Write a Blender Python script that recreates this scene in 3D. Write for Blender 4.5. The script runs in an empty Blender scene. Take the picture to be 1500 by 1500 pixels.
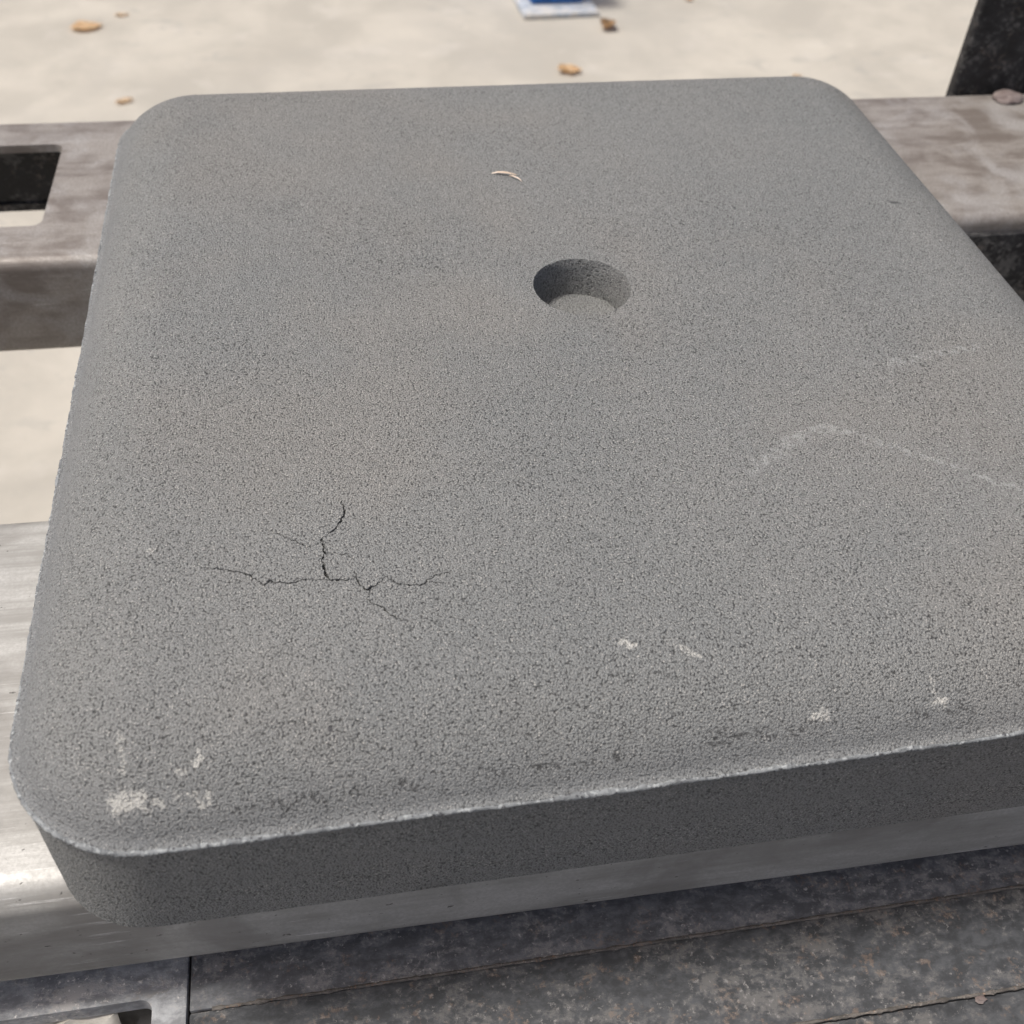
import bpy, bmesh, math, random
from mathutils import Vector, noise, geometry, Euler

scene = bpy.context.scene
R = math.radians
random.seed(7)

# ------------------------------------------------------------------ camera
cam_data = bpy.data.cameras.new("camera")
cam = bpy.data.objects.new("camera", cam_data)
scene.collection.objects.link(cam)
cam.location = (-0.12396, -0.44849, 0.39352)
cam.rotation_euler = (0.77548, -0.042276, -0.165171)
cam_data.sensor_width = 36.0
cam_data.lens = 36.0 * 1575.9 / 1500.0
cam_data.clip_start = 0.01
cam_data.clip_end = 500.0
cam_data.dof.use_dof = True
cam_data.dof.focus_distance = 0.47
cam_data.dof.aperture_fstop = 12.5
scene.camera = cam

# ------------------------------------------------------------------ sky and sun (high hazy sun from the left)
SUN_EL, SUN_AZ = R(68.0), R(-89.0)          # azimuth from +Y towards +X
world = bpy.data.worlds.new("World")
scene.world = world
world.use_nodes = True
wn = world.node_tree
sky = wn.nodes.new("ShaderNodeTexSky")
sky.sky_type = 'NISHITA'
sky.sun_disc = False
sky.sun_elevation = SUN_EL
sky.sun_rotation = SUN_AZ
sky.air_density = 0.6
sky.dust_density = 6.0
sky.ozone_density = 0.3
wn.links.new(sky.outputs[0], wn.nodes["Background"].inputs[0])
wn.nodes["Background"].inputs[1].default_value = 0.125

sun_data = bpy.data.lights.new("sun", 'SUN')
sun_data.energy = 2.8
sun_data.angle = R(10.0)
sun_data.color = (1.0, 0.972, 0.928)
sun = bpy.data.objects.new("sun", sun_data)
scene.collection.objects.link(sun)
sdir = Vector((math.sin(SUN_AZ) * math.cos(SUN_EL), math.cos(SUN_AZ) * math.cos(SUN_EL), math.sin(SUN_EL)))
sun.rotation_euler = sdir.to_track_quat('Z', 'Y').to_euler()
sun.location = (0, 0, 5)

scene.render.engine = 'CYCLES'
scene.view_settings.view_transform = 'Standard'
scene.view_settings.look = 'None'
scene.view_settings.gamma = 1.0
scene.view_settings.use_curve_mapping = False
scene.view_settings.exposure = 0.0


# ------------------------------------------------------------------ helpers
class NT:
    """small helper to write node trees"""
    def __init__(self, name):
        self.m = bpy.data.materials.new(name)
        self.m.use_nodes = True
        self.t = self.m.node_tree
        self.b = self.t.nodes["Principled BSDF"]
        self.obj = self.n("ShaderNodeTexCoord").outputs["Object"]

    def n(self, k, **kw):
        x = self.t.nodes.new(k)
        for a, v in kw.items():
            setattr(x, a, v)
        return x

    def put(self, sock, v):
        if isinstance(v, bpy.types.NodeSocket):
            self.t.links.new(v, sock)
        elif isinstance(v, (tuple, list)) and len(v) == 3 and sock.type == 'RGBA':
            sock.default_value = (*v, 1)
        else:
            sock.default_value = v

    def math(self, op, a, b=0.0, clamp=False):
        x = self.n("ShaderNodeMath", operation=op, use_clamp=clamp)
        self.put(x.inputs[0], a)
        self.put(x.inputs[1], b)
        return x.outputs[0]

    def map(self, v, a, b, c=0.0, d=1.0, smooth=True):
        x = self.n("ShaderNodeMapRange", interpolation_type='SMOOTHSTEP' if smooth else 'LINEAR')
        for i, q in enumerate((v, a, b, c, d)):
            self.put(x.inputs[i], q)
        return x.outputs[0]

    def vec(self, scale=(1, 1, 1), loc=(0, 0, 0), src=None, rot=(0, 0, 0)):
        x = self.n("ShaderNodeMapping")
        self.put(x.inputs[0], src or self.obj)
        x.inputs[1].default_value = loc
        x.inputs[2].default_value = rot
        x.inputs[3].default_value = scale
        return x.outputs[0]

    def noise(self, scale, detail=4, rough=0.55, v=None, dist=0.0):
        x = self.n("ShaderNodeTexNoise")
        self.put(x.inputs["Vector"], v or self.obj)
        x.inputs["Scale"].default_value = scale
        x.inputs["Detail"].default_value = detail
        x.inputs["Roughness"].default_value = rough
        x.inputs["Distortion"].default_value = dist
        return x.outputs[0]

    def vor(self, scale, feat='F1', v=None, rnd=1.0):
        x = self.n("ShaderNodeTexVoronoi", feature=feat)
        self.put(x.inputs["Vector"], v or self.obj)
        x.inputs["Scale"].default_value = scale
        x.inputs["Randomness"].default_value = rnd
        return x

    def mix(self, f, a, b, mode='MIX'):
        x = self.n("ShaderNodeMix", data_type='RGBA', blend_type=mode)
        self.put(x.inputs["Factor"], f)
        self.put(x.inputs[6], a)
        self.put(x.inputs[7], b)
        return x.outputs[2]

    def bump(self, h, strength, dist, normal=None):
        x = self.n("ShaderNodeBump")
        x.inputs["Strength"].default_value = strength
        x.inputs["Distance"].default_value = dist
        self.put(x.inputs["Height"], h)
        if normal:
            self.put(x.inputs["Normal"], normal)
        return x.outputs[0]

    def attr(self, name):
        return self.n("ShaderNodeAttribute", attribute_name=name).outputs["Fac"]

    def set(self, **kw):
        for k, v in kw.items():
            self.put(self.b.inputs[{'color': "Base Color", 'rough': "Roughness", 'metal': "Metallic",
                                    'normal': "Normal", 'spec': "Specular IOR Level"}[k]], v)
        return self.m


def link(name, mesh, mat, parent=None, smooth=None):
    o = bpy.data.objects.new(name, mesh)
    scene.collection.objects.link(o)
    if mat:
        mesh.materials.append(mat)
    o.parent = parent
    if smooth is not None:
        for p in mesh.polygons:
            p.use_smooth = True
        mesh.set_sharp_from_angle(angle=R(smooth))
    return o


def from_bm(name, bm, mat, parent=None, smooth=None):
    me = bpy.data.meshes.new(name)
    bmesh.ops.recalc_face_normals(bm, faces=bm.faces)
    bm.to_mesh(me)
    bm.free()
    return link(name, me, mat, parent, smooth)


def empty(name, loc=(0, 0, 0), rz=0.0):
    o = bpy.data.objects.new(name, None)
    o.empty_display_size = 0.05
    o.location = loc
    o.rotation_euler = (0, 0, rz)
    scene.collection.objects.link(o)
    return o


def tag(o, label=None, cat=None, group=None, kind=None):
    for k, v in (('label', label), ('category', cat), ('group', group), ('kind', kind)):
        if v:
            o[k] = v
    return o


def box_bm(x0, x1, y0, y1, z0, z1, bev=0.0, seg=3):
    bm = bmesh.new()
    bmesh.ops.create_cube(bm, size=1.0)
    for v in bm.verts:
        v.co = Vector((x0 + (v.co.x + .5) * (x1 - x0), y0 + (v.co.y + .5) * (y1 - y0), z0 + (v.co.z + .5) * (z1 - z0)))
    if bev:
        bmesh.ops.bevel(bm, geom=bm.edges[:], offset=bev, segments=seg, affect='EDGES', profile=.5)
    return bm


def fbm(x, y, z, f):
    return noise.fractal(Vector((x * f, y * f, z * f)), 1.0, 2.0, 3)


def cut(obj, cutter):
    """boolean difference, cutter is removed afterwards"""
    md = obj.modifiers.new("cut", 'BOOLEAN')
    md.operation = 'DIFFERENCE'
    md.solver = 'EXACT'
    md.object = cutter
    bpy.context.view_layer.update()
    dg = bpy.context.evaluated_depsgraph_get()
    me = bpy.data.meshes.new_from_object(obj.evaluated_get(dg))
    obj.modifiers.clear()
    obj.data = me
    bpy.data.objects.remove(cutter)
    for p in me.polygons:
        p.use_smooth = True
    me.set_sharp_from_angle(angle=R(25))


# ------------------------------------------------------------------ materials
def stain(nt, xy, pts, amount, breakup, thr=0.5):
    """soft shape made of capsules (x0,y0,x1,y1,radius) in the slab's own plan coordinates"""
    sep = nt.n("ShaderNodeSeparateXYZ")
    nt.put(sep.inputs[0], xy)
    out = None
    for (x0, y0, x1, y1, r) in pts:
        dx, dy = x1 - x0, y1 - y0
        L2 = max(dx * dx + dy * dy, 1e-9)
        px = nt.math('SUBTRACT', sep.outputs[0], x0)
        py = nt.math('SUBTRACT', sep.outputs[1], y0)
        t = nt.math('ADD', nt.math('MULTIPLY', px, dx / L2), nt.math('MULTIPLY', py, dy / L2), clamp=True)
        qx = nt.math('SUBTRACT', px, nt.math('MULTIPLY', t, dx))
        qy = nt.math('SUBTRACT', py, nt.math('MULTIPLY', t, dy))
        d = nt.math('SQRT', nt.math('ADD', nt.math('MULTIPLY', qx, qx), nt.math('MULTIPLY', qy, qy)))
        k = nt.map(d, 0.0, r, 1.0, 0.0)
        out = k if out is None else nt.math('MAXIMUM', out, k)
    return nt.math('MULTIPLY', nt.map(nt.math('MULTIPLY', out, breakup), thr * .35, thr), amount)


CHALK = [(-.2065, -.2545, -.201, -.2545, .0075), (-.196, -.2555, -.180, -.2562, .0040), (-.2066, -.247, -.2066, -.236, .0024),
         (-.1815, -.2470, -.1808, -.2395, .0020), (-.1880, -.2500, -.1820, -.2477, .0028), (-.0325, -.2232, -.0300, -.2250, .0034),
         (-.0135, -.2280, -.0085, -.2300, .0028), (-.0085, -.2300, -.0055, -.2365, .0030), (.0765, -.2465, .0775, -.2530, .0018),
         (.0770, -.2550, .0800, -.2557, .0034), (.0300, -.2552, .0350, -.2557, .0034), (-.2008, -.1567, -.2000, -.1572, .0034),
         (.1220, -.1055, .1222, -.1060, .0026), (-.0725, .1305, -.0722, .1300, .0030), (-.193, -.2705, -.185, -.2705, .006)]
CHALK_THICK = [(-.2085, -.2548, -.2005, -.2546, .0048), (-.0327, -.2232, -.0310, -.2246, .0020), (-.0300, -.2246, -.0285, -.2244, .0017),
               (-.0085, -.2300, -.0070, -.2312, .0016), (.0775, -.2552, .0800, -.2557, .0018), (.0310, -.2552, .0330, -.2554, .0018), (-.1820, -.2478, -.1812, -.2462, .0019)]
SCUFF = [(.044, -.1415, .0628, -.1273, .0085), (.0628, -.1273, .085, -.1186, .0090), (.085, -.1186, .1174, -.1400, .0060),
         (.1174, -.1400, .154, -.1683, .0042), (.154, -.1683, .19, -.195, .0036), (.135, -.078, .180, -.070, .0080)]
GROOVE = [(-.175, -.2600, -.10, -.2590, .0030), (-.10, -.2590, .0, -.2575, .0036), (.0, -.2575, .09, -.2590, .0028)]


def granular_material(marked):
    nt = NT("granular_grey_marked" if marked else "granular_grey")
    skin = nt.attr("skin")                       # pressed, smoother skin near the moulded edge
    v1 = nt.vor(1330, 'F1')
    cellr = nt.n("ShaderNodeSeparateColor")
    nt.put(cellr.inputs[0], v1.outputs["Color"])
    fine = nt.noise(2100, 1, .7)
    relief = nt.math('ADD', nt.math('MULTIPLY', v1.outputs["Distance"], .80), nt.math('MULTIPLY', fine, .45))   # about .3 .. 1.0
    gap = nt.map(relief, .80, .93)
    pores = nt.map(nt.noise(640, 1, .6), 0.72, 0.80)
    rough_amt = nt.math('SUBTRACT', 1.0, nt.math('MULTIPLY', skin, 0.6))
    dark = nt.math('MULTIPLY', nt.math('MAXIMUM', gap, pores), rough_amt)
    big = nt.noise(8, 4, .6)
    base = nt.mix(nt.map(big, .34, .66), (.222, .229, .224), (.242, .246, .238))
    dust = nt.map(nt.noise(5, 3, .6, nt.vec(loc=(3, 1, 0))), .5, .68)
    base = nt.mix(nt.math('MULTIPLY', dust, .45), base, (.268, .256, .234))
    base = nt.mix(nt.math('MULTIPLY', skin, .8), base, (.168, .176, .182))
    var = nt.map(cellr.outputs[0], 0, 1, .86, 1.14, smooth=False)
    var = nt.math('MULTIPLY', var, nt.map(relief, .42, .86, 1.20, .66, smooth=False))  # fine shade in the crevices between beads, painted into the tone
    varc = nt.n("ShaderNodeCombineColor")
    for i in range(3):
        nt.put(varc.inputs[i], var)
    base = nt.mix(rough_amt, base, nt.mix(1.0, base, varc.outputs[0], 'MULTIPLY'))
    base = nt.mix(nt.math('MULTIPLY', dark, .80), base, (.045, .044, .043))
    glint = nt.math('MULTIPLY', nt.map(cellr.outputs[1], .88, .98), nt.math('MULTIPLY', nt.map(v1.outputs["Distance"], .2, .5, 1, 0), rough_amt))
    base = nt.mix(nt.math('MULTIPLY', glint, .85), base, (.56, .54, .50))
    if marked:
        # chalky marks and scuffs where something rubbed the slab
        wob = nt.n("ShaderNodeMix", data_type='RGBA', blend_type='LINEAR_LIGHT')
        wob.inputs["Factor"].default_value = 0.0026
        nt.put(wob.inputs[6], nt.obj)
        wo = nt.n("ShaderNodeTexNoise")
        nt.put(wo.inputs["Vector"], nt.obj)
        wo.inputs["Scale"].default_value = 130
        wo.inputs["Detail"].default_value = 2
        nt.put(wob.inputs[7], wo.outputs["Color"])
        wobv = wob.outputs[2]
        br = nt.math('MULTIPLY', nt.map(nt.noise(520, 2, .7), .40, .60), nt.map(nt.noise(160, 2), .36, .58))
        chalk = stain(nt, wobv, CHALK, .6, br, .55)
        br2 = nt.map(nt.noise(600, 2, .7), .30, .60, .25, 1.0)
        chalk = nt.math('MAXIMUM', chalk, stain(nt, wobv, CHALK_THICK, .9, br2, .62))
        chalk = nt.math('MULTIPLY', chalk, nt.map(relief, .50, .76, 1.0, .5))
        base = nt.mix(chalk, base, (.60, .59, .545))
        soft = nt.map(nt.noise(320, 2, .7), .38, .66, .4, 1.0)
        scuff = stain(nt, wobv, SCUFF, 0.38, soft, .92)
        base = nt.mix(scuff, base, (.46, .47, .46))
        spot = stain(nt, wobv, [(.1955, .0655, .1995, .064, .0028), (-.1394, -.242, -.1392, -.2425, .0024)], 0.8, soft, .6)
        base = nt.mix(spot, base, (.06, .06, .065))
        crumb = nt.math('MULTIPLY', nt.map(nt.noise(650, 2, .7), .50, .60), nt.map(nt.noise(90, 2), .38, .58))
        groove = stain(nt, wobv, GROOVE, .75, crumb, .6)
        base = nt.mix(groove, base, (.04, .04, .04))
        dark = nt.math('MAXIMUM', dark, groove)
    # relief of the beads
    h = nt.math('ADD', nt.math('MULTIPLY', relief, -1.5), nt.math('MULTIPLY', cellr.outputs[2], .45))
    h = nt.math('SUBTRACT', h, nt.math('MULTIPLY', dark, .5))
    h = nt.math('MULTIPLY', h, rough_amt)
    n1 = nt.bump(h, .9, .00065)
    return nt.set(color=base, rough=.72, spec=.4, normal=n1)


def ridge_material():
    nt = NT("crushed_edge")
    v1 = nt.vor(900)
    sp = nt.n("ShaderNodeSeparateColor")
    nt.put(sp.inputs[0], v1.outputs["Color"])
    c = nt.mix(nt.map(nt.noise(120, 4, .65), .35, .65), (.17, .18, .185), (.27, .285, .29))
    c = nt.mix(nt.map(sp.outputs[0], .72, .95), c, (.38, .40, .40))
    c = nt.mix(nt.map(nt.noise(700, 2, .7), .56, .68), c, (.06, .06, .065))
    n = nt.bump(nt.math('ADD', sp.outputs[1], nt.noise(700, 3)), .8, .0006)
    return nt.set(color=c, rough=.8, spec=.3, normal=n)


def steel_material(name, light, dark, brown, brown_amt, metal=.55, rough=(.32, .55), scratch=.6, seed=0.0, pits=.5, streak=1.0):
    nt = NT(name)
    st = nt.noise(1.0, 6, .65, nt.vec((6, 140, 60), (seed, seed * 2, 0)))
    st2 = nt.noise(1.0, 5, .7, nt.vec((14, 700, 200), (seed + 4, 0, 0)))
    blot = nt.noise(16, 6, .62, nt.vec(loc=(seed, 5, 2)), .6)
    tonal = nt.math('ADD', nt.math('MULTIPLY', st, streak), nt.math('MULTIPLY', nt.noise(34, 5, .65, nt.vec((.6, 1, 1), (seed, 1, 7)), .5), 1 - streak))
    c = nt.mix(nt.map(tonal, .40, .60), dark, light)
    c = nt.mix(nt.math('MULTIPLY', nt.map(blot, .44, .64), brown_amt), c, brown)
    scr = nt.math('MULTIPLY', nt.map(st2, .60, .68), nt.map(nt.noise(22, 3), .40, .58))
    c = nt.mix(nt.math('MULTIPLY', scr, scratch), c, (.72, .71, .69))
    pit = nt.math('MULTIPLY', nt.map(nt.noise(330, 2, .5, nt.vec((.8, 1, 1), (seed, 0, 0))), .70, .75), pits)
    c = nt.mix(pit, c, (.05, .045, .04))
    fine = nt.noise(600, 3, .7)
    c = nt.mix(nt.map(fine, .35, .65, 0, .45), c, dark)
    rg = nt.map(nt.math('ADD', nt.math('MULTIPLY', blot, .6), nt.math('MULTIPLY', fine, .4)), .35, .65, rough[0], rough[1])
    n = nt.bump(nt.math('ADD', nt.math('MULTIPLY', fine, .4), nt.math('ADD', st2, nt.math('MULTIPLY', pit, -2))), .18, .0006)
    return nt.set(color=c, rough=rg, metal=metal, normal=n)


def painted_steel_material(name, paint, wear, rust, seed=0.0, wear_amt=.8, rust_amt=.7, big=18, rough=.62):
    nt = NT(name)
    a = nt.noise(big, 5, .72, nt.vec((.8, 1.3, 1), (seed, seed, 0)), .3)
    b = nt.noise(big * 4, 4, .72, nt.vec((.8, 1.2, 1), (seed + 3, 2, 0)), .2)
    f = nt.noise(big * 14, 3, .7, nt.vec(loc=(seed + 5, 1, 0)))
    mixn = nt.math('ADD', nt.math('MULTIPLY', a, .4), nt.math('ADD', nt.math('MULTIPLY', b, .35), nt.math('MULTIPLY', f, .25)))
    w = nt.math('MULTIPLY', nt.map(mixn, .49, .58), wear_amt)
    c = nt.mix(nt.map(b, .36, .64), paint, tuple(min(1, q * 1.8 + .004) for q in paint))
    c = nt.mix(w, c, wear)
    speck = nt.math('MULTIPLY', nt.map(f, .60, .67), nt.map(a, .42, .56))
    c = nt.mix(nt.math('MULTIPLY', speck, .7), c, tuple(min(1, q * 1.9) for q in wear))
    line = nt.noise(1.0, 3, .7, nt.vec((5, 420, 100), (seed, 0, 1), None, (0, 0, .10)))
    c = nt.mix(nt.math('MULTIPLY', nt.map(line, .66, .73), .35), c, wear)
    r = nt.math('MULTIPLY', nt.math('MULTIPLY', nt.map(nt.noise(big * 2.2, 3, .7, nt.vec(loc=(seed + 9, 4, 0))), .54, .62), nt.map(f, .48, .58)), rust_amt)
    c = nt.mix(r, c, rust)
    n = nt.bump(nt.math('ADD', w, nt.math('MULTIPLY', f, .5)), .3, .0006)
    return nt.set(color=c, rough=nt.map(b, .35, .65, rough - .08, rough + .15), normal=n, spec=.25)


def floor_material():
    nt = NT("dusty_concrete")
    a = nt.noise(3.2, 7, .62, None, .4)
    b = nt.noise(11, 6, .66, nt.vec((1, 1.6, 1)), .6)
    c = nt.mix(nt.map(a, .34, .66), (.400, .376, .326), (.495, .464, .402))
    grey = nt.math('MULTIPLY', nt.map(b, .54, .68), nt.map(nt.noise(2.1, 4), .4, .62))
    c = nt.mix(nt.math('MULTIPLY', grey, .9), c, (.36, .345, .31))
    c = nt.mix(nt.map(nt.noise(1.3, 5, .65, nt.vec(loc=(2, 7, 0)), .8), .50, .66, 0, .45), c, (.385, .365, .325))
    c = nt.mix(nt.map(nt.noise(60, 4, .7), .58, .72, 0, .35), c, (.37, .34, .29))
    pale = nt.map(nt.noise(6, 5, .6, nt.vec(loc=(8, 3, 0))), .57, .68)
    c = nt.mix(nt.math('MULTIPLY', pale, .22), c, (.585, .555, .50))
    n = nt.bump(nt.noise(80, 5, .65), .3, .003)
    return nt.set(color=c, rough=.85, spec=.25, normal=n)


def leaf_material(name, a, b):
    nt = NT(name)
    c = nt.mix(nt.map(nt.noise(90, 4, .6), .35, .65), a, b)
    return nt.set(color=c, rough=.7, normal=nt.bump(nt.noise(200, 3), .3, .001))


M_GRAN = granular_material(False)
M_GRAN_MARKED = granular_material(True)
M_RIDGE = ridge_material()
M_RAIL_A = steel_material("bare_rail_steel", (.48, .475, .45), (.31, .303, .28), (.19, .178, .162), .6, .14, (.42, .60), .8, 1.0, .9, .6)
M_RAIL_B = steel_material("mill_scale_steel", (.31, .288, .262), (.165, .142, .124), (.38, .372, .36), .75, .15, (.45, .65), .35, 5.0, .35, .3)
M_DARK = painted_steel_material("black_painted_steel", (.085, .087, .091), (.24, .232, .222), (.27, .185, .13), 0.0, .85, .35, 30)
M_DARK2 = painted_steel_material("dark_worn_steel", (.048, .050, .053), (.145, .140, .135), (.23, .16, .115), 11.0, .85, .38, 30)
M_PLATE = painted_steel_material("blue_grey_plate_steel", (.24, .245, .25), (.50, .485, .46), (.30, .26, .21), 6.0, .9, .25, 30)
M_POST_SHADE = painted_steel_material("black_post_and_shade", (.016, .016, .017), (.10, .098, .095), (.15, .12, .10), 3.0, .8, .3, 20, .5)
M_FLOOR = floor_material()
M_BLUE = painted_steel_material("blue_paint", (.018, .115, .34), (.10, .21, .38), (.45, .42, .37), 2.0, .35, .2, 8, .45)
M_BLUEPLATE = painted_steel_material("dusty_blue_plate", (.30, .335, .38), (.50, .47, .42), (.50, .45, .38), 4.0, .9, .6, 6, .65)
M_RUST = painted_steel_material("rusty_weld", (.085, .078, .07), (.19, .17, .15), (.30, .18, .11), 8.0, .8, .5, 60, .7)
M_WELD = leaf_material("pink_rust", (.15, .115, .105), (.24, .20, .185))
M_LUMP = leaf_material("pale_plaster", (.50, .47, .40), (.63, .60, .53))
M_STRAW = leaf_material("straw", (.62, .47, .34), (.78, .66, .54))

# ------------------------------------------------------------------ floor
FZ = -0.80
bm = bmesh.new()
bmesh.ops.create_grid(bm, x_segments=8, y_segments=8, size=60)
floor = from_bm("floor", bm, M_FLOOR)
floor.location.z = FZ
tag(floor, "dusty beige concrete floor far below the rails", "floor", kind='structure')

# ------------------------------------------------------------------ steel rails that carry the slab
RAIL_YAW = -0.010


def channel_profile(width, height, r, rb, lip, t):
    """closed outline of a folded channel, open underneath; y runs 0..-width, z 0..-height"""
    def arc(cy, cz, rad, a0, a1, k=8):
        return [(cy + rad * math.cos(R(a0 + (a1 - a0) * i / k)), cz + rad * math.sin(R(a0 + (a1 - a0) * i / k))) for i in range(k + 1)]
    w, h = width, height
    o = [(-rb - lip, -h)] + arc(-rb, -h + rb, rb, -90, 0) + arc(-r, -r, r, 0, 90) + arc(-w + r, -r, r, 90, 180) \
        + arc(-w + rb, -h + rb, rb, 180, 270) + [(-w + rb + lip, -h)]
    ri, rbi = r - t, max(rb - t, .001)
    i = [(-w + rb + lip, -h + t)] + arc(-w + rb, -h + rb, rbi, 270, 180) + arc(-w + r, -r, ri, 180, 90) \
        + arc(-r, -r, ri, 90, 0) + arc(-rb, -h + rb, rbi, 0, -90) + [(-rb - lip, -h + t)]
    return o + i


def make_channel(name, x0, x1, prof, mat, seed, parent=None, nx=60):
    bm = bmesh.new()
    rows = []
    for k in range(nx + 1):
        x = x0 + (x1 - x0) * k / nx
        row = []
        for (y, z) in prof:
            d = .0007 * noise.noise(Vector((x * 14 + seed, y * 9, z * 9)))
            row.append(bm.verts.new((x, y, z + d)))
        rows.append(row)
    n = len(prof)
    for k in range(nx):
        for j in range(n):
            bm.faces.new((rows[k][j], rows[k][(j + 1) % n], rows[k + 1][(j + 1) % n], rows[k + 1][j]))
    bm.faces.new(rows[0])
    bm.faces.new(list(reversed(rows[-1])))
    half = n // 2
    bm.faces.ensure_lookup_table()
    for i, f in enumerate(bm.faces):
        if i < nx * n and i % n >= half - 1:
            f.material_index = 1                   # black colour stands in for the shade inside the channel
    o = from_bm(name, bm, mat, parent, 25)
    o.data.materials.append(M_POST_SHADE)
    return o


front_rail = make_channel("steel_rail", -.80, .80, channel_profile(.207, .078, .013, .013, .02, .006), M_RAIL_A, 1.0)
front_rail.location = (0, -.0425, -.0005)
front_rail.rotation_euler.z = RAIL_YAW
tag(front_rail, "bare scratched steel rail under the front half of the grey slab", "rail", "steel rails carrying the slab")

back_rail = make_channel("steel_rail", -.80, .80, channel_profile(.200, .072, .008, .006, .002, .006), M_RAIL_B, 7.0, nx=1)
back_rail.location = (0, .388, -.0005)
back_rail.rotation_euler.z = RAIL_YAW
cb = box_bm(-.62, -.3125, -.156, -.041, -.03, .03, 0)
bmesh.ops.bevel(cb, geom=[e for e in cb.edges if abs(e.verts[0].co.z - e.verts[1].co.z) > .01], offset=.007, segments=5, affect='EDGES', profile=.5)
cutter = from_bm("cutter", cb, None)
cutter.location = back_rail.location
cutter.rotation_euler = back_rail.rotation_euler
cut(back_rail, cutter)
tag(back_rail, "brownish steel rail with a rectangular slot behind the grey slab", "rail", "steel rails carrying the slab")

# black upright of the frame behind the back rail
post = empty("frame_post", (.42, .386, FZ))
bm = box_bm(0, .20, 0, .012, .012, 1.45, .003)
from_bm("upright", bm, M_POST_SHADE, post, 30)
from_bm("foot_plate", box_bm(-.04, .24, .002, .16, .0, .012, .002), M_POST_SHADE, post, 30)
tag(post, "black worn steel post rising behind the right end of the back rail", "post")

angle = empty("shade_plate", (.337, .180, FZ))  # added black plate, gives the rail's right front face its dark shade
from_bm("front_flange", box_bm(0, .16, 0, .006, 0, .7865, .001), M_POST_SHADE, angle, 30)
from_bm("side_flange", box_bm(.154, .160, -.16, -.0005, 0, .7865, .001), M_POST_SHADE, angle, 30)
tag(angle, "black angle steel upright under the right end of the back rail", "upright")

# rusty weld lump where the post meets the rail
bm = bmesh.new()
bmesh.ops.create_icosphere(bm, subdivisions=4, radius=1.0)
for v in bm.verts:
    c = v.co.copy()
    k = 1 + .28 * fbm(c.x + 1, c.y, c.z, .8) + .03 * fbm(c.x, c.y, c.z, 4)
    v.co = Vector((c.x * .014 * k, c.y * .010 * k, max(c.z, -.2) * .006 * k))
lumpw = from_bm("weld_lump", bm, M_WELD, None, 60)
lumpw.location = (.462, .3665, .0015)
tag(lumpw, "rusty pinkish weld lump on the back rail at the foot of the black post", "weld")

# ------------------------------------------------------------------ dark plates on the lower level in front
PZ = -.105


def plate_object(name, x0, x1, y0, y1, z1, mat, seed, t=.012, parent=None):
    bm = box_bm(x0, x1, y0, y1, z1 - t, z1, .0012, 2)
    return from_bm(name, bm, mat, parent, 30)


def weld_line(parent, x0, x1, y, z, mat, seed, amp=.0003, slope=0.0):
    bm = bmesh.new()
    n = int((x1 - x0) / .0018)
    rows = []
    for k in range(n + 1):
        x = x0 + (x1 - x0) * k / n
        r = .0005 + .0005 * noise.noise(Vector((x * 160, seed, 0))) + .0005 * noise.noise(Vector((x * 500, seed, 2)))
        r = max(r, .0003)
        yy = y + slope * (x - x0) + amp * noise.noise(Vector((x * 60, seed, 5)))
        rows.append([bm.verts.new((x, yy + r * 1.5 * math.cos(a), z + r * math.sin(a))) for a in [math.pi * j / 5 for j in range(6)]])
    for k in range(n):
        for j in range(5):
            bm.faces.new((rows[k][j], rows[k][j + 1], rows[k + 1][j + 1], rows[k + 1][j]))
    return from_bm("weld_seam", bm, mat, parent, 60)


slotted = empty("slotted_plate", (-.50, -.25, PZ))
pm = plate_object("plate", -.30, .2840, -.20, .14, 0.0, M_PLATE, 1, .010, slotted)
cb = box_bm(-.25, .2690, -.105, .0020, -.05, .05)
bmesh.ops.bevel(cb, geom=[e for e in cb.edges if abs(e.verts[0].co.z - e.verts[1].co.z) > .01], offset=.0055, segments=5, affect='EDGES', profile=.5)
cutter = from_bm("cutter", cb, None)
cutter.location = slotted.location
bpy.context.view_layer.update()
cut(pm, cutter)
from_bm("side_flange", box_bm(.2745, .2990, -.20, .14, -.080, -.0130, .001), M_POST_SHADE, slotted, 30)
from_bm("bottom_plate", box_bm(-.30, .2740, -.20, .14, -.080, -.070, .001), M_POST_SHADE, slotted, 30)
tag(slotted, "blue grey steel plate with a rounded slot at the lower left corner", "plate")

lump = bmesh.new()
bmesh.ops.create_icosphere(lump, subdivisions=4, radius=1.0)
for v in lump.verts:
    c = v.co.copy()
    c.z = max(c.z, -.5)
    k = 1 + .25 * fbm(c.x + 3, c.y, c.z, 1.6) + .10 * fbm(c.x, c.y, c.z, 6)
    v.co = Vector((c.x * .050 * k, c.y * .026 * k, (c.z + .5) * .042 * k))
lump = from_bm("plaster_lump", lump, M_LUMP, None, 60)
lump.location = (-.290, -.243, PZ - .070)
tag(lump, "pale crumbly plaster lump lying inside the slot of the lower plate", "lump")

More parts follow.
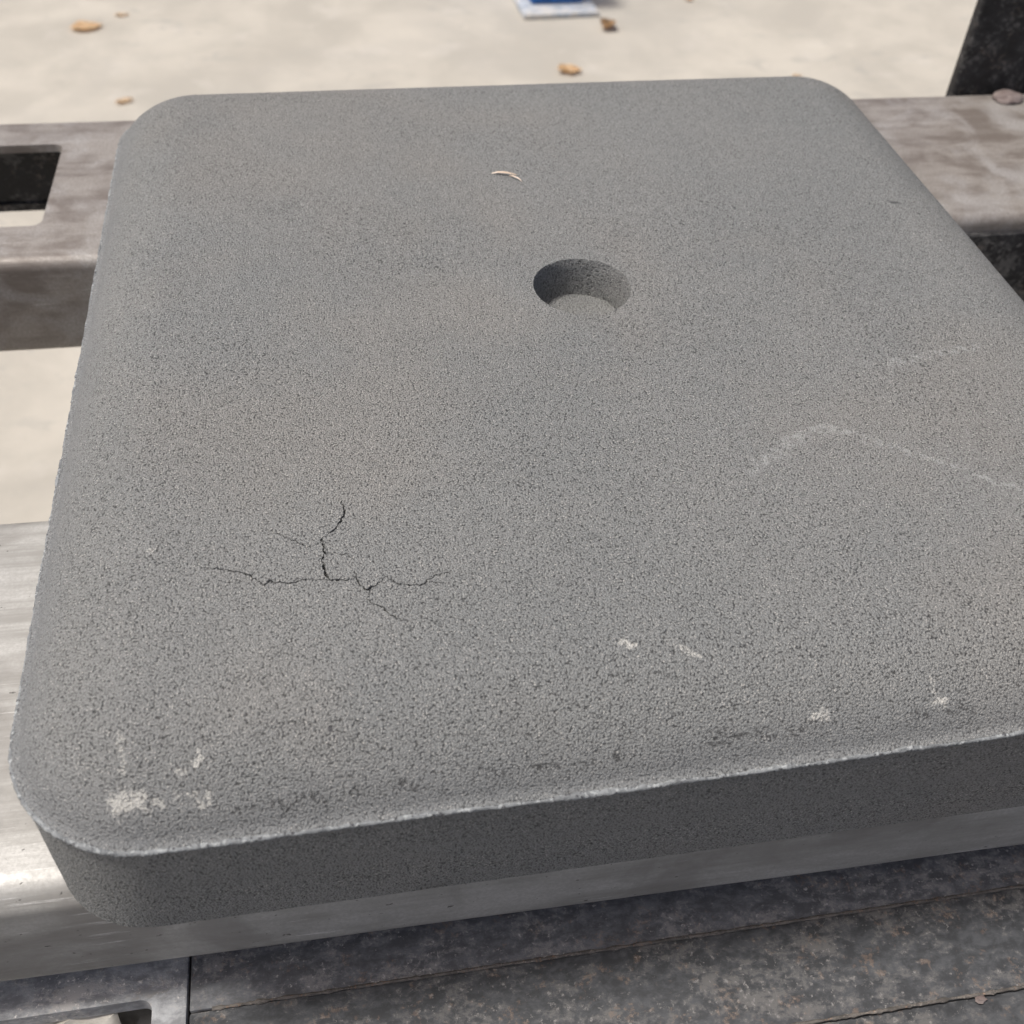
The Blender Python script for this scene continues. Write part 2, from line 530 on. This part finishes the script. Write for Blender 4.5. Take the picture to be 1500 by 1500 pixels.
STRIP = "dark steel strips in front of the front rail"
s1 = empty("steel_strip", (0, -.20, PZ))
plate_object("strip", -.2150, .75, -.0562, .09, 0.0, M_DARK, 2, .012, s1)
weld_line(s1, -.205, .70, -.0564, .0000, M_RUST, 3.0)
tag(s1, "dark worn steel strip partly under the front rail, nearest the slab", "strip", STRIP)
s2 = empty("steel_strip", (0, -.273, PZ))
plate_object("strip", -.2150, .75, -.0287, .0164, -.0005, M_DARK2, 4, .012, s2)
weld_line(s2, -.10, .70, -.0288, -.0008, M_RUST, 8.0)
tag(s2, "middle dark blotchy steel strip with a rusty lower seam", "strip", STRIP)
s3 = empty("steel_strip", (0, -.35, PZ))
plate_object("strip", -.2150, .75, -.70, .0480, -.003, M_DARK2, 5, .012, s3)  # lengthened toward the camera, out of view, to cut light bounced off the floor
tag(s3, "bluish steel strip at the bottom right corner, lowest of the strips", "strip", STRIP)

# small pale chip lying at the lower seam
bm = bmesh.new()
bmesh.ops.create_icosphere(bm, subdivisions=2, radius=1)
for v in bm.verts:
    k = 1 + .5 * noise.noise(v.co * 1.7 + Vector((4, 1, 0)))
    v.co = Vector((v.co.x * .0027 * k, v.co.y * .0021 * k, v.co.z * .0013 * k))
chip = from_bm("stone_chip", bm, M_WELD, None, 20)
chip.location = (.140, -.3035, PZ - .0015)
tag(chip, "small pale stone chip beside the rusty seam at the lower right", "chip")

# ------------------------------------------------------------------ the moulded granular slab
HW, HD, CR = .250, .268, .0505
H1, TOP = .0627, .0867
LIP, DA = .0040, .0448


def outline(s, kc=40, ks=100, cr=CR):
    """rounded rectangle inset by s, always the same number of points"""
    pts = []
    r = cr - s
    cx, cy = HW - cr, HD - cr
    corners = [(cx, cy, 0), (-cx, cy, 90), (-cx, -cy, 180), (cx, -cy, 270)]
    for i, (x, y, a) in enumerate(corners):
        for k in range(kc):
            t = R(a + 90 * k / kc)
            pts.append((x + r * math.cos(t), y + r * math.sin(t)))
        nx_, ny_, na = corners[(i + 1) % 4]
        t = R(a + 90)
        p0 = (x + r * math.cos(t), y + r * math.sin(t))
        p1 = (nx_ + r * math.cos(t), ny_ + r * math.sin(t))
        for k in range(ks):
            f = k / ks
            pts.append((p0[0] + (p1[0] - p0[0]) * f, p0[1] + (p1[1] - p0[1]) * f))
    return pts


def sag(x, y):
    """the moulded seam is not quite level along the front"""
    if y > -.15:
        return .0005 * noise.noise(Vector((x * 9, y * 9, 3)))
    kx = [-.25, -.20, -.13, -.06, .006, .075, .15, .25]
    kz = [-.0016, -.0030, -.0024, -.0022, -.0012, .0006, .0036, .0050]
    x = max(-.25, min(.25, x))
    for i in range(7):
        if x <= kx[i + 1]:
            f = (x - kx[i]) / (kx[i + 1] - kx[i])
            f = f * f * (3 - 2 * f)
            z = kz[i] + (kz[i + 1] - kz[i]) * f
            break
    w = min(1, max(0, (-.15 - y) / .09))
    return z * w + .0005 * noise.noise(Vector((x * 25, y * 25, 3)))


slab = empty("granular_slab", (0, 0, 0))
tag(slab, "thick grey granular slab with rounded edges, a round blind hole and cracks", "slab")

prof = [(.011, .0000, 0, .0), (.0042, .0, 0, .0), (.0030, .0012, 0, .0)]
for k in range(1, 9):
    f = k / 8
    prof.append((.0030 - .0014 * f, .0012 + (H1 - .0052) * f, f ** 2, .0))
prof += [(.0012, H1 - .0012, 1, .2), (.0013, H1 + .0008, 1, .6), (.0026, H1 + .0012, 1, .7), (LIP, H1 + .0020, 1, .75)]
ND = 18
for k in range(1, ND + 1):
    t0 = .42
    t = t0 + (math.pi / 2 - t0) * k / ND
    z = H1 + .0020 + (TOP - H1 - .0020) * (math.sin(t) - math.sin(t0)) / (1 - math.sin(t0))
    s = LIP + DA * (math.cos(t0) - math.cos(t)) / math.cos(t0)
    prof.append((s, z, (1 - k / ND) ** 1.2, max(0, .8 - 1.9 * (k / ND) ** 1.1)))
verts, faces, skin = [], [], []
rings = []
for (s, z, w, sk) in prof:
    ring = []
    for (x, y) in outline(s, cr=CR - .0080 * max(0.0, 1 - z / H1) if z < H1 - .001 else CR):
        rz = z + w * sag(x, y)
        rough = .00022 * noise.noise(Vector((x * 220, y * 220, z * 220))) if 0 < z < TOP - .004 else 0
        L = math.hypot(x, y)
        ring.append(len(verts))
        verts.append((x * (1 + rough / L), y * (1 + rough / L), rz))
        side = 1.0
        if y < -.2 and abs(x) < .2:
            side = .75
        skin.append(max(0.0, sk * side + (.25 * sk) * noise.noise(Vector((x * 60, y * 60, z * 60)))))
    rings.append(ring)
n = len(rings[0])
for a, b in zip(rings, rings[1:]):
    for j in range(n):
        faces.append((a[j], a[(j + 1) % n], b[(j + 1) % n], b[j]))
faces.append(tuple(reversed(rings[0])))
n_smooth = len(faces)

# flat top with a round hole and cracks, triangulated around their outlines
HR, HDEPTH = .0245, .0202
loops = [[(verts[i][0], verts[i][1]) for i in rings[-1]]]
hole = []
for k in range(96):
    a = 2 * math.pi * k / 96
    r = HR + .0004 + .00040 * noise.noise(Vector((math.cos(a) * 14, math.sin(a) * 14, 0)))
    hole.append((r * math.cos(a), r * math.sin(a)))
loops.append(hole)

CRACKS = [
    (.0008, [(-.1830, -.1675), (-.1801, -.1684), (-.1758, -.1693), (-.1695, -.1718), (-.1645, -.1738), (-.1613, -.1776), (-.1591, -.1803), (-.1573, -.1781), (-.1533, -.1790), (-.1503, -.1801), (-.1458, -.1793), (-.1441, -.1792), (-.1383, -.1799), (-.1348, -.1803)]),
    (.0013, [(-.1362, -.1655), (-.1372, -.1690), (-.1370, -.1726), (-.1366, -.1761), (-.1351, -.1804), (-.1315, -.1805), (-.1296, -.1814), (-.1270, -.1806)]),
    (.0009, [(-.1285, -.1812), (-.1254, -.1802), (-.1240, -.1845), (-.1211, -.1869), (-.1179, -.1849), (-.1157, -.1829), (-.1145, -.1812)]),
    (.0007, [(-.1262, -.1770), (-.1252, -.1795), (-.1246, -.1830)]),
    (.0008, [(-.1208, -.1866), (-.1212, -.1882), (-.1219, -.1917), (-.1187, -.1944), (-.1161, -.1961), (-.1134, -.2003), (-.1099, -.2026), (-.1070, -.2035)]),
    (.0008, [(-.1160, -.1800), (-.1132, -.1828), (-.1103, -.1852), (-.1059, -.1868), (-.1013, -.1868), (-.0985, -.1844), (-.0952, -.1828), (-.0887, -.1822)]),
    (.0009, [(-.1290, -.1370), (-.1285, -.1399), (-.1273, -.1462), (-.1297, -.1508), (-.1326, -.1553), (-.1348, -.1575), (-.1372, -.1588)]),
    (.0012, [(-.1366, -.1580), (-.1374, -.1590), (-.1366, -.1627), (-.1362, -.1664), (-.1350, -.1680)]),
    (.0005, [(-.1600, -.1500), (-.1555, -.1531), (-.1504, -.1567), (-.1453, -.1606), (-.1423, -.1627), (-.1378, -.1612)]),
    (.0005, [(-.1360, -.1668), (-.1320, -.1672), (-.1290, -.1680), (-.1262, -.1700), (-.1248, -.1725)]),
    (.00045, [(-.0990, -.1850), (-.0960, -.1870), (-.0925, -.1868)]),
]
rnd = random.Random(3)
for wmax, pl in CRACKS:
    pts = []
    for (x0, y0), (x1, y1) in zip(pl, pl[1:]):
        L = math.hypot(x1 - x0, y1 - y0)
        m = max(2, int(L / .0008))
        for k in range(m):
            f = k / m
            j = .00032 if k else .00008
            nx_, ny_ = -(y1 - y0) / L, (x1 - x0) / L
            d = rnd.uniform(-j, j) * 1.7
            pts.append((x0 + (x1 - x0) * f + nx_ * d, y0 + (y1 - y0) * f + ny_ * d))
    pts.append(pl[-1])
    left, right = [], []
    N = len(pts)
    for k in range(1, N - 1):
        tx, ty = pts[k + 1][0] - pts[k - 1][0], pts[k + 1][1] - pts[k - 1][1]
        L = math.hypot(tx, ty)
        f = k / (N - 1)
        w = wmax * .52 * (math.sin(math.pi * f) ** .5) * rnd.uniform(.2, 1.3)
        w = max(w, .00014)
        left.append((pts[k][0] - ty / L * w, pts[k][1] + tx / L * w))
        right.append((pts[k][0] + ty / L * w, pts[k][1] - tx / L * w))
    loops.append([pts[0]] + right + [pts[-1]] + list(reversed(left)))

vc, fc, owner = [], [], []
for lp in loops:
    i0 = len(vc)
    vc += [Vector(p) for p in lp]
    fc.append(list(range(i0, i0 + len(lp))))
grid = .0052
gx = -HW + .05
while gx < HW - .045:
    gy = -HD + .05
    while gy < HD - .045:
        jx, jy = gx + rnd.uniform(-.0012, .0012), gy + rnd.uniform(-.0012, .0012)
        if abs(jx) < HW - LIP - DA - .003 and abs(jy) < HD - LIP - DA - .003 and math.hypot(jx, jy) > HR + .002:
            vc.append(Vector((jx, jy)))
        gy += grid
    gx += grid
ov, oe, of, ovo, oeo, ofo = geometry.delaunay_2d_cdt(vc, [], fc, 0, 1e-7)
remap = {}
cdt_index = {}
ring_last = rings[-1]
for i, p in enumerate(ov):
    src = [q for q in ovo[i]]
    hit = next((q for q in src if q < n), None)
    if hit is not None:
        remap[i] = ring_last[hit]
    else:
        ins = min(HW - abs(p.x), HD - abs(p.y)) - (LIP + DA)
        w = min(1, max(0, ins / .05))
        remap[i] = len(verts)
        verts.append((p.x, p.y, TOP + w * .0005 * noise.noise(Vector((p.x * 11, p.y * 11, 1)))))
        skin.append(0.0)
    for q in src:
        cdt_index[q] = remap[i]
for f, orig in zip(of, ofo):
    if 0 in orig and len(orig) == 1:
        faces.append(tuple(remap[i] for i in f))
base = n
for li, lp in enumerate(loops[1:]):
    idx = [cdt_index[base + k] for k in range(len(lp))]
    base += len(lp)
    depth = HDEPTH if li == 0 else .003
    steps = 8 if li == 0 else 1
    prev = idx
    for st in range(1, steps + 1):
        cur = []
        for (k, i) in enumerate(idx):
            x, y, z = verts[i]
            if li == 0:
                d = .00045 * noise.noise(Vector((x * 260, y * 260, st * 2.3))) + .0003 * noise.noise(Vector((x * 90, y * 90, st * .7)))
                s = (1 + d / HR) * (1 - .014 * min(1, st / 1.5) - .090 * st / steps)
                x, y = x * s, y * s
            cur.append(len(verts))
            verts.append((x, y, TOP - depth * (st / steps) ** (1.25 if li == 0 else 1) - .0004 * li))
            skin.append(0.0)
        for k in range(len(idx)):
            k2 = (k + 1) % len(idx)
            faces.append((prev[k], prev[k2], cur[k2], cur[k]))
        prev = cur
    faces.append(tuple(prev))
me = bpy.data.meshes.new("body")
me.from_pydata(verts, [], faces)
at = me.attributes.new("skin", 'FLOAT', 'POINT')
at.data.foreach_set("value", skin)
bmx = bmesh.new()
bmx.from_mesh(me)
bmesh.ops.recalc_face_normals(bmx, faces=bmx.faces)
bmx.to_mesh(me)
bmx.free()
body = link("body", me, M_GRAN, slab, 40)
me.materials.append(M_GRAN_MARKED)


def near_mark(c):
    for (x0, y0, x1, y1, r) in CHALK + SCUFF + GROOVE + [(.1955, .0655, .1995, .064, .0028), (-.1394, -.242, -.1392, -.2425, .0024)]:
        dx, dy = x1 - x0, y1 - y0
        t = max(0, min(1, ((c.x - x0) * dx + (c.y - y0) * dy) / max(dx * dx + dy * dy, 1e-9)))
        if math.hypot(c.x - x0 - t * dx, c.y - y0 - t * dy) < r + .010:
            return True
    return False


for p in me.polygons:
    if p.center.z > .02 and len(p.vertices) < 6 and near_mark(p.center):
        p.material_index = 1

# crushed pale ridge along the mould seam
bm = bmesh.new()
pts = outline(.0012, 110, 330)
rows = []
for (x, y) in pts:
    L = math.hypot(x, y)
    cx, cy = max(-HW + CR, min(HW - CR, x)), max(-HD + CR, min(HD - CR, y))
    ox, oy = x - cx, y - cy
    l = math.hypot(ox, oy)
    ox, oy = ox / l, oy / l
    zc = H1 + sag(x, y)
    g1 = noise.noise(Vector((x * 130, y * 130, 4)))
    g2 = noise.noise(Vector((x * 420, y * 420, 9)))
    g0 = max(0, noise.noise(Vector((x * 28, y * 28, 14))))
    width = .0012 * (1 + .35 * g1 + .40 * g2 + .8 * g0)
    wz = .0009 * (1 + .35 * g1 + .9 * g0)
    zc += .0005 * g1
    if y > -.2:
        width *= .7
        wz *= .75
    row = []
    for j in range(10):
        a = 2 * math.pi * j / 10
        d = .00050 * noise.noise(Vector((x * 800, y * 800, j * 1.7)))
        row.append(bm.verts.new((x + ox * (width + d) * math.cos(a) * .75, y + oy * (width + d) * math.cos(a) * .75, zc + (wz + d) * math.sin(a))))
    rows.append(row)
for k in range(len(rows)):
    a, b = rows[k], rows[(k + 1) % len(rows)]
    for j in range(10):
        bm.faces.new((a[j], a[(j + 1) % 10], b[(j + 1) % 10], b[j]))
ridge = from_bm("seam_ridge", bm, M_RIDGE, slab, 70)
ridge["label"] = "pale crushed ridge along the mould seam of the slab"

# ------------------------------------------------------------------ straw fragment on the slab


def blade(bm, pts, w, z):
    rows = []
    N = len(pts)
    for k, (x, y) in enumerate(pts):
        a, b = pts[max(k - 1, 0)], pts[min(k + 1, N - 1)]
        tx, ty = b[0] - a[0], b[1] - a[1]
        L = math.hypot(tx, ty)
        f = k / (N - 1)
        ww = w * (.15 + .85 * math.sin(math.pi * min(1, max(0, .08 + .86 * f))))
        zz = z + .0012 * math.sin(math.pi * f)
        rows.append([bm.verts.new((x - ty / L * ww, y + tx / L * ww, zz)), bm.verts.new((x, y, zz + ww * .7)), bm.verts.new((x + ty / L * ww, y - tx / L * ww, zz)), bm.verts.new((x, y, zz - .0002))])
    for a, b in zip(rows, rows[1:]):
        for j in range(4):
            bm.faces.new((a[j], a[(j + 1) % 4], b[(j + 1) % 4], b[j]))
    bm.faces.new(rows[0])
    bm.faces.new(list(reversed(rows[-1])))


straw = empty("straw_husk", (-.0190, .1120, TOP))
bm = bmesh.new()
blade(bm, [(-.0095, .0048), (-.0060, .0044), (-.0025, .0032), (.0008, .0024), (.0046, .0018)], .00085, .0006)
from_bm("blade", bm, M_STRAW, straw, 50)
bm = bmesh.new()
blade(bm, [(.0002, .0014), (.0020, -.0008), (.0048, -.0040), (.0064, -.0058)], .0005, .0005)
from_bm("blade", bm, M_STRAW, straw, 50)
tag(straw, "pale forked straw husk lying on the slab beyond the hole", "straw")

# ------------------------------------------------------------------ blue foot of a machine on the floor
foot = empty("blue_column", (.578, 2.72, FZ))
foot.rotation_euler.z = .05
from_bm("base_plate", box_bm(-.112, .108, -.105, .14, 0, .014, .002), M_BLUEPLATE, foot, 30)
from_bm("column", box_bm(-.078, .078, -.035, .12, .014, .32, .012), M_BLUE, foot, 30)
tag(foot, "blue painted steel column foot on a dusty pale base plate", "column")

# ------------------------------------------------------------------ dry leaves on the floor
M_L1 = leaf_material("dry_leaf_orange", (.72, .50, .28), (.80, .62, .40))
M_L2 = leaf_material("dry_leaf_brown", (.42, .28, .16), (.66, .48, .29))
M_L3 = leaf_material("dry_leaf_pale", (.70, .55, .38), (.78, .64, .47))


def leaf(x, y, length, width, rz, curl, mat, label, seed):
    bm = bmesh.new()
    nu, nv = 14, 8
    g = []
    for i in range(nu + 1):
        u = i / nu
        w = width * .5 * (math.sin(math.pi * u ** .8) ** .8 + .03)
        row = []
        for j in range(nv + 1):
            v = -1 + 2 * j / nv
            e = 1 + .55 * noise.noise(Vector((u * 6, v * 1.5, seed)))
            px = (u - .5) * length
            py = v * w * e * (1 - .25 * curl)
            pz = .003 + abs(v) ** 1.6 * w * curl + length * .22 * curl * (2 * u - 1) ** 2 + .004 * noise.noise(Vector((u * 4, v * 3, seed + 2)))
            row.append(bm.verts.new((px, py, max(pz, .001))))
        g.append(row)
    for i in range(nu):
        for j in range(nv):
            bm.faces.new((g[i][j], g[i + 1][j], g[i + 1][j + 1], g[i][j + 1]))
    bmesh.ops.solidify(bm, geom=bm.faces[:], thickness=.0006)
    o = from_bm("dry_leaf", bm, mat, None, 50)
    o.location = (x, y, FZ)
    o.rotation_euler.z = rz
    tag(o, label, "leaf", "dry leaves scattered on the floor")
    return o


leaf(-.711, 2.619, .085, .05, .25, .25, M_L1, "orange dry leaf on the floor near the top left corner", 1)
leaf(.697, 2.538, .060, .055, .9, .8, M_L2, "curled brown dry leaf on the floor beside the blue column foot", 2)
leaf(.531, 2.262, .065, .045, -.2, .5, M_L1, "orange curled dry leaf on the floor just beyond the slab's back edge", 3)
leaf(-.579, 2.171, .045, .022, .5, .3, M_L3, "pale tan dry leaf on the floor near the slab's back left corner", 4)
leaf(-.720, 2.850, .07, .04, -.3, .3, M_L1, "orange dry leaf cut by the top edge at the upper left", 5)
leaf(-.628, 2.700, .040, .015, .1, .3, M_L3, "thin pale dry leaf right of the orange leaf at upper left", 6)
leaf(.990, 2.735, .034, .022, 1.2, .5, M_L1, "small orange leaf fragment at the top edge right of the blue column", 8)
leaf(1.130, 2.190, .030, .018, .2, .4, M_L3, "small tan leaf fragment near the slab's back right corner", 9)
